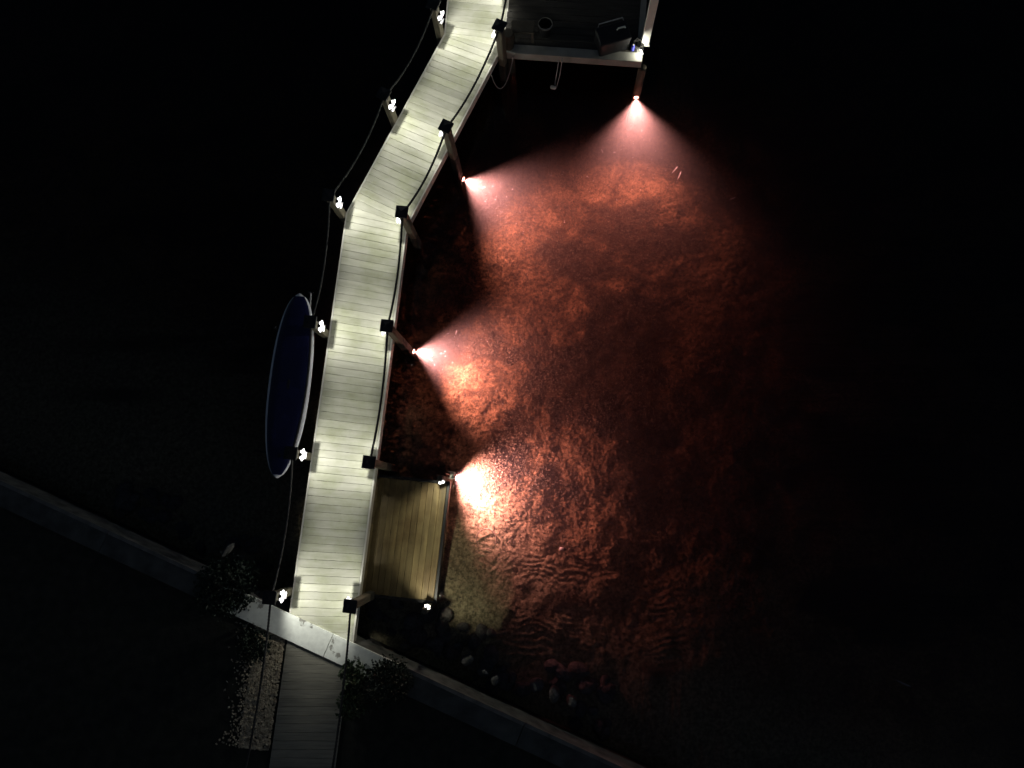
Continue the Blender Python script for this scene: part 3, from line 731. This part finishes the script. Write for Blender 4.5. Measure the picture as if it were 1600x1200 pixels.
for px, py, s_ in ((731, 1031, 0.15), (755, 1050, 0.14), (774, 1063, 0.15), (801, 1060, 0.13), (838, 1071, 0.16), (866, 1085, 0.17), (700, 1020, 0.12), (893, 1095, 0.15)):
    p = at(px, py, -0.9); rock(p.x, p.y, s_, 'rough grey rock in the row of larger stones along the right seawall foot', 'larger rocks right of the pier', -0.95)
for k in range(46):
    x, y = along(random.uniform(1.6, 6.2), random.choice((0.15, 0.35, 0.6, 0.9)) + random.uniform(-0.1, 0.1))
    rock(x, y, random.uniform(0.10, 0.24), 'dark rock lying among the riprap on the right seawall foot', 'riprap right of the pier')
for k in range(30):
    x, y = along(random.uniform(-4.6, -0.9), random.uniform(0.12, 0.75))
    rock(x, y, random.uniform(0.09, 0.2), 'dark rock lying among the riprap on the left seawall foot', 'riprap left of the pier')
for k in range(10):
    x, y = along(random.uniform(0.5, 2.4), random.uniform(0.15, 0.8)); rock(x, y, random.uniform(0.1, 0.2), 'dim rock in the shade below the landing by the seawall', 'rocks under the landing')
p = at(355, 859, -0.75); o = link('flat_stone', RM[2], M['slab'], None, (p.x, p.y, -0.78)); o.scale = (0.2, 0.1, 0.06); o.rotation_euler = (0.1, 0.1, R(45))
tag(o, 'pale flat stone lying on the left riprap', 'stone')

# gravel strip left of the path
def inside_gravel():
    while True:
        s_ = random.uniform(0, 1); t = random.random()
        base = Lpts[0] - dLdir * 1.2 + dLdir * (t * 2.7)
        wdt = 0.55
        q = base - Vector((dLdir.y, -dLdir.x, 0)) * (0.03 + wdt * (s_ if random.random() < 0.8 else s_ + abs(random.gauss(0, 0.35))))
        if sea_dist(q.x, q.y) < -0.43: return q
m_ = MB()
for k in range(5200):
    q = inside_gravel(); s_ = random.uniform(0.010, 0.024); a_ = random.uniform(0, 6.28)
    ca, sa = math.cos(a_), math.sin(a_); zz = -0.045 + random.uniform(0, 0.016)
    pts = [(s_ * 1.3, 0, 0), (0, s_, 0), (-s_ * 1.3, 0, 0), (0, -s_, 0), (0, 0, s_ * 0.8), (0, 0, -s_ * 0.8)]
    tl_ = random.uniform(-0.5, 0.5)
    vv = [(q.x + ca * x - sa * y, q.y + sa * x + ca * y, zz + z + tl_ * x) for x, y, z in pts]
    m_.add(vv, [(0, 1, 4), (1, 2, 4), (2, 3, 4), (3, 0, 4), (1, 0, 5), (2, 1, 5), (3, 2, 5), (0, 3, 5)])
gr = m_.build('gravel', M['gravel']); tag(gr, 'strip of tan gravel left of the board path on land', 'gravel', kind='stuff')

def foliage(n, rad, hgt, leaf, seed, shape='dome'):
    r_ = random.Random(seed); m2 = MB()
    for k in range(n):
        while True:
            d = Vector((r_.uniform(-1, 1), r_.uniform(-1, 1), r_.uniform(0 if shape == 'dome' else -1, 1)))
            if 0.25 < d.length < 1: break
        d *= (0.8 + 0.35 * r_.random())
        p = Vector((d.x * rad, d.y * rad, 0.08 + d.z * hgt))
        ax = Vector((r_.uniform(-1, 1), r_.uniform(-1, 1), r_.uniform(-0.2, 0.9))).normalized()
        sd_ = ax.cross(Vector((r_.uniform(-1, 1), r_.uniform(-1, 1), r_.uniform(-1, 1)))).normalized(); nn = ax.cross(sd_)
        l_ = leaf * r_.uniform(0.6, 1.2)
        m2.add([p, p + ax * l_ * 0.5 + sd_ * l_ * 0.32 + nn * 0.1 * l_, p + ax * l_, p + ax * l_ * 0.5 - sd_ * l_ * 0.32 + nn * 0.1 * l_], [(0, 1, 2), (0, 2, 3)])
    return m2
def bush(px, py, rad, hgt, n, leaf, label, mat, seed, z=-0.05, nm='shrub'):
    c_ = at(px, py, z + hgt * 0.4); e = empty(nm, (c_.x, c_.y, z)); tag(e, label, 'shrub')
    foliage(n, rad, hgt, leaf, seed).build('foliage', M[mat], e)
    st = MB(); r_ = random.Random(seed)
    for k in range(7):
        a_ = r_.uniform(0, 6.28); st.tube([(0.02 * math.cos(a_), 0.02 * math.sin(a_), 0), (rad * 0.4 * math.cos(a_), rad * 0.4 * math.sin(a_), hgt * 0.6), (rad * 0.7 * math.cos(a_), rad * 0.7 * math.sin(a_), hgt * 0.95)], [0.012, 0.008, 0.004], 5)
    st.build('stem', M['bark'], e)
bush(553, 1052, 0.24, 0.55, 330, 0.085, 'sparse leafy shrub at the seawall cap beside the right rope', 'leaf', 1)
bush(548, 1100, 0.27, 0.35, 420, 0.075, 'low leafy shrub on the right edge of the board path', 'leaf', 2)
bush(607, 1066, 0.40, 0.8, 2600, 0.07, 'rounded dense dark bush overhanging the seawall cap', 'darkleaf', 3)
bush(352, 918, 0.55, 0.8, 2200, 0.08, 'dark bush covering the seawall cap left of the boardwalk', 'darkleaf', 4)
bush(396, 1010, 0.30, 0.5, 700, 0.07, 'dim bush left of the gravel strip', 'darkleaf', 5)

# ================================================================= ON THE SEABED
def bz(x, y): return float(bed_z(np.array([x]), np.array([y]))[0])
# weed tufts
NT = 60000
tx, ty = rng.uniform(-1.8, 5.0, NT), rng.uniform(-0.9, 7.0, NT)
keep = rng.random(NT) < 0.25 + 0.75 * weed_amount(tx, ty); tx, ty = tx[keep], ty[keep]; tz = bed_z(tx, ty) - 0.006
keep = sea_dist(tx, ty) > 2.7; tx, ty, tz = tx[keep], ty[keep], tz[keep]
tri = []
for j in range(2):
    an = rng.uniform(0, 6.283, len(tx)); ln_ = rng.uniform(0.02, 0.06, len(tx)); wdt = rng.uniform(0.006, 0.016, len(tx)); dx, dy = np.cos(an), np.sin(an)
    tri.append(np.stack([np.stack([tx - dy * wdt, ty + dx * wdt, tz], -1), np.stack([tx + dy * wdt, ty - dx * wdt, tz], -1), np.stack([tx + dx * ln_ * 0.9, ty + dy * ln_ * 0.9, tz + ln_ * 0.6], -1)], 1))
tv = np.concatenate(tri).reshape(-1, 3)
mg = bpy.data.meshes.new('seagrass'); nv = len(tv)
mg.vertices.add(nv); mg.vertices.foreach_set('co', tv.ravel()); mg.loops.add(nv); mg.loops.foreach_set('vertex_index', np.arange(nv))
mg.polygons.add(nv // 3); mg.polygons.foreach_set('loop_start', np.arange(0, nv, 3)); mg.update(calc_edges=True)
wd_ = link('seagrass', mg, M['grass']); tag(wd_, 'short brown seagrass tufts over the seabed', 'seagrass', kind='stuff')
# dark pebbles and shell bits on the sand
m_ = MB()
for k in range(900):
    x, y = rng.uniform(-2.0, 3.2), rng.uniform(-2.6, 1.2)
    if sea_dist(x, y) < 0.3: continue
    s_ = rng.uniform(0.006, 0.022); z = bz(x, y)
    m_.add([(x + s_, y, z), (x, y + s_ * 0.8, z), (x - s_, y, z), (x, y - s_ * 0.8, z), (x, y, z + s_)], [(0, 1, 4), (1, 2, 4), (2, 3, 4), (3, 0, 4)])
pb_ = m_.build('pebbles', M['shell']); tag(pb_, 'dark pebbles scattered over the rippled sand', 'pebbles', kind='stuff')
# specks drifting in the beams
m_ = MB()
for (px, py), hd in (((994, 175), -90), ((735, 285), -27), ((655, 550), -10)):
    c_ = at(px, py, -1.25)
    for k in range(60):
        r_ = random.uniform(0.2, 2.2); an = R(hd) + random.uniform(-0.6, 0.6); s_ = random.uniform(0.003, 0.008)
        q = c_ + Vector((math.cos(an) * r_, math.sin(an) * r_, random.uniform(-0.35, 0.3)))
        m_.add([q + Vector((s_, 0, -s_)), q + Vector((-s_, s_, -s_)), q + Vector((-s_, -s_, -s_)), q + Vector((0, 0, s_))], [(0, 1, 3), (1, 2, 3), (2, 0, 3), (0, 2, 1)])
sp_ = m_.build('suspended_specks', M['fish']); tag(sp_, 'tiny pale specks drifting in the red beams', 'specks', kind='stuff')
# ring lying on the sand
c = at(760, 842, -1.45); z = bz(c.x, c.y)
rg = MB().tube([(0.20 * math.cos(t), 0.20 * math.sin(t), 0.01 * math.sin(3 * t)) for t in np.linspace(0, 2 * math.pi, 40)], 0.010, 6, False).build('ring', M['pot'], None, True, (c.x, c.y, z + 0.02))
tag(rg, 'thin round hoop lying on the sand near the landing', 'hoop')
c = at(879, 858, -1.4); bu = empty('buoy', (c.x, c.y, bz(c.x, c.y) + 0.06)); tag(bu, 'tiny pale bottle with dark end lying on the sand', 'bottle')
MB().tube([(-0.06, 0, 0), (-0.055, 0, 0), (0.02, 0, 0), (0.03, 0, 0)], [0.02, 0.036, 0.036, 0.018], 12).build('body', M['white'], bu, True)
MB().tube([(0.031, 0, 0), (0.07, -0.005, 0)], 0.018, 10).build('lid', M['black'], bu)
c2 = Vector((c.x, c.y, 0))
# fish
def fish(px, py, z, L_, rz, label):
    c_ = at(px, py, z); e = empty('fish', c_, rz); tag(e, label, 'fish', 'small pale fish in the red light')
    rr = [0.006, 0.05, 0.085, 0.08, 0.045, 0.018]; xs = [0.5, 0.4, 0.2, -0.05, -0.3, -0.42]
    m2 = MB(); n = 8; vv = []
    bend = lambda x: 0.12 * x * x
    for x, r_ in zip(xs, rr): vv += [(x * L_, bend(x) * L_ + math.cos(2 * math.pi * k / n) * r_ * L_ * 0.6, math.sin(2 * math.pi * k / n) * r_ * L_ * 1.3) for k in range(n)]
    ff = [(i * n + k, i * n + (k + 1) % n, (i + 1) * n + (k + 1) % n, (i + 1) * n + k) for i in range(5) for k in range(n)] + [tuple(range(n)), tuple(range(6 * n - 1, 5 * n - 1, -1))]
    m2.add(vv, ff); m2.build('body', M['fish'], e, True)
    y0 = bend(-0.42) * L_
    tm = MB().add([(-0.41 * L_, y0 - 0.004, 0), (-0.41 * L_, y0 + 0.004, 0), (-0.56 * L_, y0 + 0.02 * L_, 0.10 * L_), (-0.50 * L_, y0 + 0.005, 0), (-0.56 * L_, y0 + 0.02 * L_, -0.10 * L_)], [(0, 1, 2), (0, 2, 3), (1, 3, 4), (0, 3, 4)])
    tm.build('tail', M['fish'], e)
fish(713, 519, -1.15, 0.10, R(80), 'small pale fish just above the beam opposite the paddleboard')
fish(700, 521, -1.2, 0.06, R(20), 'tiny pale fish left of its mate opposite the paddleboard')
fish(941, 236, -1.3, 0.08, R(110), 'small pale fish in the beam of the end platform light')
fish(960, 238, -1.35, 0.06, R(160), 'tiny pale fish in the middle of the end platform beam')
fish(918, 276, -1.5, 0.07, R(150), 'tiny pale fish left of the end platform beam')
fish(1055, 265, -1.4, 0.20, R(50), 'slender pale fish, upper of the pair right of the end platform beam')
fish(1062, 274, -1.5, 0.20, R(65), 'slender pale fish, lower of the pair right of the end platform beam')
fish(882, 346, -1.6, 0.06, R(100), 'tiny pale fish above the middle of the lit seabed')
fish(1145, 310, -1.4, 0.13, R(20), 'small dim fish at the right edge of the lit seabed')
fish(1411, 1068, -1.0, 0.32, R(-24), 'pale fish alone in the dark water at lower right')
fish(727, 594, -1.7, 0.06, R(60), 'tiny pale fish below the beam opposite the paddleboard')
